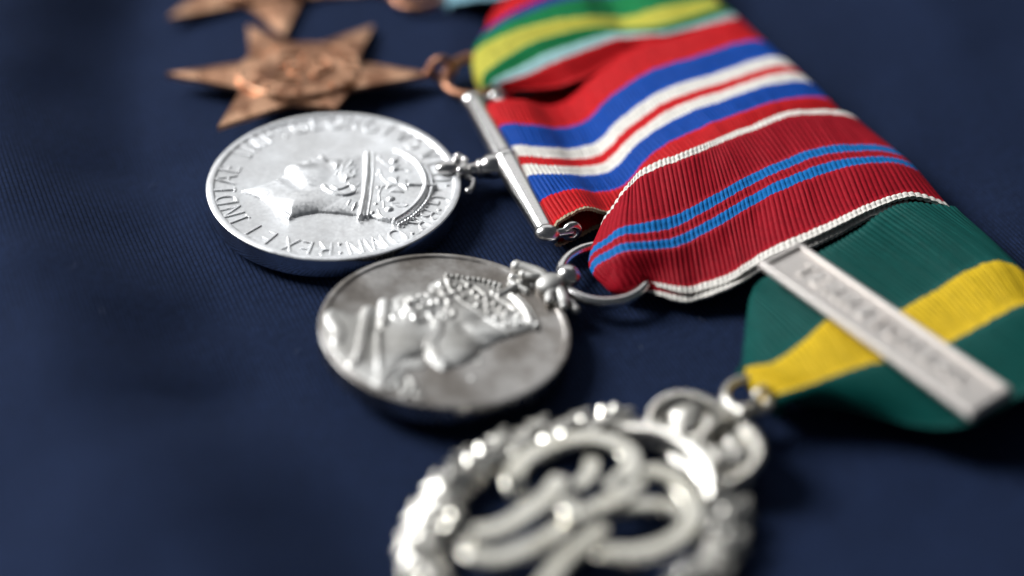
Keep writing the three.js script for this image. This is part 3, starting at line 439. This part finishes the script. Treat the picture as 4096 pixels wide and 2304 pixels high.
  const rows = [[[28.8, 3, 16.9], [29.6, 4.2, 17.2], [32.6, 4.2, 22.4], [33.9, 3, 22.7]], [[30, 3.5, 10], [32.2, 5.6, 17.9], [35.9, 5.6, 22.2], [39.2, 3.2, 23.4]], [[31.3, 4.5, 3.1], [36.3, 6.2, 14.8], [38.6, 6.2, 21.5], [45.4, 3.2, 25.5]], [[33.2, 5.8, 1.1], [40.8, 6.4, 10.8], [44, 6.4, 19.5], [52.8, 4.5, 28.7]], [[38.9, 6.6, -1.5], [47.4, 6.7, 10.2], [51.7, 6.7, 17.2], [59.3, 5.8, 26.2]], [[45.7, 7.0, -6.1], [54.6, 7.2, 5.7], [57.9, 7.2, 13.6], [65.3, 6.5, 22.5]], [[50.6, 7.0, -11.2], [58.9, 7.4, 2.5], [62, 7.4, 11], [69.4, 6.5, 19.6]], [[55.0, 6.4, -14.1], [63.2, 7, -0.1], [65.4, 7, 8.8], [72.5, 6, 17.1]], [[61.2, 4.4, -16.7], [67.1, 5, -0.4], [69.5, 5, 7.8], [75.6, 4.5, 14.3]]];
  ribbon(W, 'dark green ribbon with a yellow centre', rows, [0, 0.4, 0.6, 1], {
    start: [[0.7, 0.7], [0.7, 0.35]], end: [[0.8, 0.7], [0.8, 0.3], [-2, 1.4], [-10, 1.5]], pitch: 0.7, rib: 0.2, wave: 0.9,
    stripes: [[0, 0.4, R.green], [0.4, 0.6, R.yellow, 'yellow centre stripe'], [0.6, 1, R.green, 'dark green stripe']] });
  // the bar across the ribbon
  const C = [45.6, 8.6, 14.6], ax = Math.atan2(0.8, 0.6), bar = new THREE.Group();
  const plate = mesh('brooch_bar', merged([new RoundedBoxGeometry(36.4, 0.8, 7.4, 3, 0.25), ...[[0, 3.2, 36, 0.75], [0, -3.2, 36, 0.75]].map(([x, z, w, d]) => new RoundedBoxGeometry(w, 0.7, d, 2, 0.22).translate(x, 0.45, z)), ...[-17.5, 17.5].map((x) => new RoundedBoxGeometry(0.9, 0.7, 7.1, 2, 0.22).translate(x, 0.45, 0))].map((g) => g)), plateSilver, W);
  plate.position.set((C[0] - O[0]) * MM, C[1] * MM, (C[2] - O[2]) * MM); plate.rotation.set(0, -ax, 0.0); plate.userData.label = 'silver bar with raised lettering and a raised border';
  [...'TERRITORIAL'].forEach((ch, i) => { const g = glyph(ch, bold, 2.7, 0.2, 0.07); g.translate(0, -1.1, 0); g.rotateX(-Math.PI / 2); g.translate(-13.2 + i * 2.64, 0.36, 0); mesh('letter', planarUV(g), plateSilver, plate); });
}

// ================================================================ 4. the two bronze stars
function starBody(radii) {                          // six ridged rays of these lengths, clockwise from the upright
  const P = [], I = [], inner = 9.7, c = [0, 2.15, 0];
  const tips = Array.from({ length: 6 }, (_, i) => { const q = i * Math.PI / 3, r = radii[i]; return [q, r]; });
  P.push(...c);
  for (const [q, r] of tips) { P.push(r * Math.cos(q), 0.95, r * Math.sin(q)); P.push(inner * Math.cos(q + Math.PI / 6), 0.75, inner * Math.sin(q + Math.PI / 6)); }
  const n = 12;
  for (let i = 0; i < n; i++) I.push(0, 1 + (i + 1) % n, 1 + i);
  const base = P.length / 3;
  for (let i = 0; i < n; i++) P.push(P[3 + i * 3], 0.15, P[5 + i * 3]);
  for (let i = 0; i < n; i++) { const a = 1 + i, b = 1 + (i + 1) % n, cc = base + i, d = base + (i + 1) % n; I.push(a, b, cc, b, d, cc); }
  P.push(0, 0.15, 0); for (let i = 0; i < n; i++) I.push(base + n, base + i, base + (i + 1) % n);
  const g = new THREE.BufferGeometry(); g.setAttribute('position', new THREE.Float32BufferAttribute(P, 3)); g.setIndex(I);
  const flatG = g.toNonIndexed(); flatG.computeVertexNormals();
  return planarUV(flatG);
}
function makeStar(name, label, O, deg, text, radii, lift, tz) {
  const W = thing(name, label, 'medal', O);
  const body = basis(mesh('star', starBody(radii), bronze, W), THREE.MathUtils.degToRad(deg), 0, tz);
  body.position.y = lift * MM;
  const rimF = [[0, 0.2], [0, 2.1], [6.3, 2.0], [6.7, 2.08], [7, 1.95], [9, 1.75], [9.3, 1.9], [9.6, 1.75], [9.8, 1.2], [9.8, 0.2]].map(([x, y]) => new THREE.Vector2(x, y)).reverse();
  const lathe = new THREE.LatheGeometry(rimF, 72); lathe.deleteAttribute('normal');
  const boss = mesh('cipher_disc', planarUV(toCreasedNormals(mergeVertices(lathe, 1e-4), 0.5)), bronze, body);
  ringLetters(boss, spread(text, -140, 140), 7.1, 1.8, bronze, bold, 1.7, 0.24, 0.06);
  const g = glyph('GRI', serif, 4.2, 0.3, 0.1); g.rotateX(-Math.PI / 2); g.rotateY(Math.PI / 2); g.rotateY(Math.PI); g.translate(-3.4, 2.05, 0);
  mesh('monogram', planarUV(g), bronze, boss);
  mesh('crown', merged([tube([[1.4, 1.7, -2.6], [1.9, 1.8, 0], [1.4, 1.7, 2.6]], 0.3), tube([[1.6, 1.7, -2.4], [3.4, 1.9, -2.9], [4.9, 1.9, -0.6]], 0.3), tube([[1.6, 1.7, 2.4], [3.4, 1.9, 2.9], [4.9, 1.9, 0.6]], 0.3), ball(5.2, 1.8, 0, 0.55), ball(3.2, 1.6, 0, 0.8, 1, 0.6, 1), ball(2.6, 1.6, 1.4, 0.45), ball(2.6, 1.6, -1.4, 0.45)]).translate(0, 0.4, 0), bronze, boss);
  mesh('eyelet', merged([new THREE.TorusGeometry(1.7, 0.6, 12, 28).translate(22.2, 1.6, 0), ball(20.4, 1.2, 0, 0.9)]), darkBronze, body);
  return W;
}
{
  const O = [-33.1, 0, -53.4], W = makeStar('bronze_star_medal', 'bronze six-pointed star partly under the bright silver medal, on multicoloured striped ribbon', O, 0, 'THE PACIFIC STAR', [20.8, 13.5, 20.6, 20.8, 20.6, 20.6], 2.0, -0.105);
  const ring = mesh('ring', new THREE.TorusGeometry(4.5, 0.72, 14, 56).rotateX(Math.PI / 2).rotateZ(0.12).rotateX(0.18).translate(-6 - O[0], 2.6, -53.2 - O[2]), darkBronze, W);
  ring.userData.label = 'bronze wire ring';
  const rows = [[[-3.8, 4.2, -65.6], [-5.2, 4.6, -57.4], [-3.9, 4.4, -51.4], [0.7, 2.6, -49.3]], [[-3.1, 5.4, -67.6], [-2.6, 6, -57.9], [-0.8, 5.6, -53.6], [6.2, 3.2, -48.7]], [[-0.2, 6.3, -71.4], [1.2, 7.2, -58.9], [3.2, 6.8, -55.9], [9.9, 4, -49.4]], [[5.4, 7, -77.6], [6.4, 7.8, -60.5], [8.2, 7.4, -57.8], [14.3, 4.6, -52.5]], [[8.7, 7, -81.7], [11.7, 7.8, -62.2], [13.2, 7.4, -59.9], [18.8, 5.2, -56.2]], [[10.9, 5.0, -87.7], [16.4, 5.2, -66.4], [17.6, 5.0, -63.4], [22.1, 4.6, -59.3]], [[12.7, 5.0, -88.9], [18.6, 5.2, -66.4], [20.1, 5.2, -63.3], [24.6, 5.0, -59.5]], [[16.3, 7, -87.9], [22.3, 7.2, -65.1], [24.3, 7.2, -61.3], [28.9, 5.9, -59.4]], [[21.2, 6.6, -90.8], [26.4, 7, -67], [28.5, 7, -63.8], [33.6, 5.3, -62.3]], [[27.1, 4.5, -96.3], [32.6, 4.8, -72.7], [33.9, 4.8, -70.4], [38, 2.8, -66.9]]];
  ribbon(W, 'ribbon with red edges, green bands and a yellow centre', rows, [0, 0.43, 0.57, 1], {
    start: [[0.7, 0.7], [0.7, 0.35], [-0.6, 1.4], [-12, 1.4]], end: [[0.8, 0.7], [0.8, 0.3], [-2, 1.4], [-10, 1.4]], pitch: 0.74, rib: 0.17,
    stripes: [[0, 0.2, R.red], [0.2, 0.29, R.navy, 'dark blue stripe'], [0.29, 0.43, R.leaf, 'green stripe'], [0.43, 0.57, R.lemon, 'yellow stripe'], [0.57, 0.7, R.leaf, 'green stripe'], [0.7, 0.79, R.pale, 'pale blue stripe'], [0.79, 1, R.red, 'red stripe']] });
}
{
  const O = [-42.1, 0, -88.1], W = makeStar('bronze_star_medal', 'bronze star farthest back, cut off by the top edge, on pale blue ribbon', O, -16, 'THE ATLANTIC STAR', [20.8, 20.6, 20.6, 20.6, 20.6, 20.6], 0.15, 0);
  const ring = mesh('ring', new THREE.TorusGeometry(4.5, 0.72, 14, 56).rotateX(Math.PI / 2).rotateZ(0.1).rotateX(0.15).translate(-15.4 - O[0], 2.6, -80 - O[2]), darkBronze, W);
  ring.userData.label = 'bronze wire ring';
  const rows = [[[-16.5, 3, -98], [-13, 4, -86], [-9.6, 2.8, -75.2]], [[-14.6, 5, -99.5], [-10.5, 5.8, -86.5], [-6.5, 4.2, -73.6]], [[-10, 6, -102], [-5.5, 6.6, -88], [-1.2, 5, -73.8]], [[-3, 6, -106], [2, 6.4, -91.5], [5.5, 5, -78]], [[5, 5.5, -110], [10, 5.8, -96.5], [15, 4.5, -84]], [[14, 4, -117], [20, 4.2, -103], [26.6, 3, -91]]];
  ribbon(W, 'pale blue, white and sea green ribbon', rows, [0, 0.5, 1], { start: [[0.7, 0.7], [0.7, 0.35], [-0.6, 1.4], [-10, 1.4]], end: [[0.8, 0.7], [0.8, 0.3], [-2, 1.4]], pitch: 0.6,
    stripes: [[0.62, 1, R.ice], [0.38, 0.62, R.white, 'white stripe'], [0, 0.38, R.sea, 'sea green stripe']] });
}

// ================================================================ the window that lights them from the left, plus an unseen fill panel added behind
for (const SOURCE of WINDOW_AND_FILL) {
  const az = THREE.MathUtils.degToRad(SOURCE.azimuth), el = THREE.MathUtils.degToRad(SOURCE.elevation), d = SOURCE.distance;
  const o = new THREE.Group(); o.name = numbered('window'); o.userData = { label: SOURCE.label, category: 'window' };  // the second group is the added fill panel, not a window
  o.position.set(d * Math.cos(el) * Math.sin(az), d * Math.sin(el), -d * Math.cos(el) * Math.cos(az)); o.lookAt(0, 0, 0); scene.add(o);
  const w = SOURCE.width, h = SOURCE.height, paint = new THREE.MeshStandardMaterial({ color: 0xd8d6d0, roughness: 0.5 });
  const bx = (x, y, a, b) => new RoundedBoxGeometry(a * 1000, b * 1000, 40, 2, 4).translate(x * 1000, y * 1000, -25);
  mesh('window_or_fill_frame', merged([bx(0, h / 2 + 0.025, w + 0.1, 0.05), bx(0, -h / 2 - 0.025, w + 0.1, 0.05), bx(w / 2 + 0.025, 0, 0.05, h), bx(-w / 2 - 0.025, 0, 0.05, h)]), paint, o);
  const pane = mesh('window_or_fill_pane', new THREE.BoxGeometry(w * 1000, h * 1000, 4).translate(0, 0, -25), new THREE.MeshStandardMaterial({ color: 0x111111, roughness: 0.4, emissive: new THREE.Color(0.94, 0.97, 1), emissiveIntensity: 0.04 * SOURCE.light }), o);
  const light = new THREE.RectAreaLight(new THREE.Color(0.97, 0.985, 1), SOURCE.light, w, h);
  light.name = 'window_or_fill_light'; light.position.set(0, 0, -0.015); o.add(light); light.rotation.set(0, Math.PI, 0);
}
renderer.render(scene, camera);
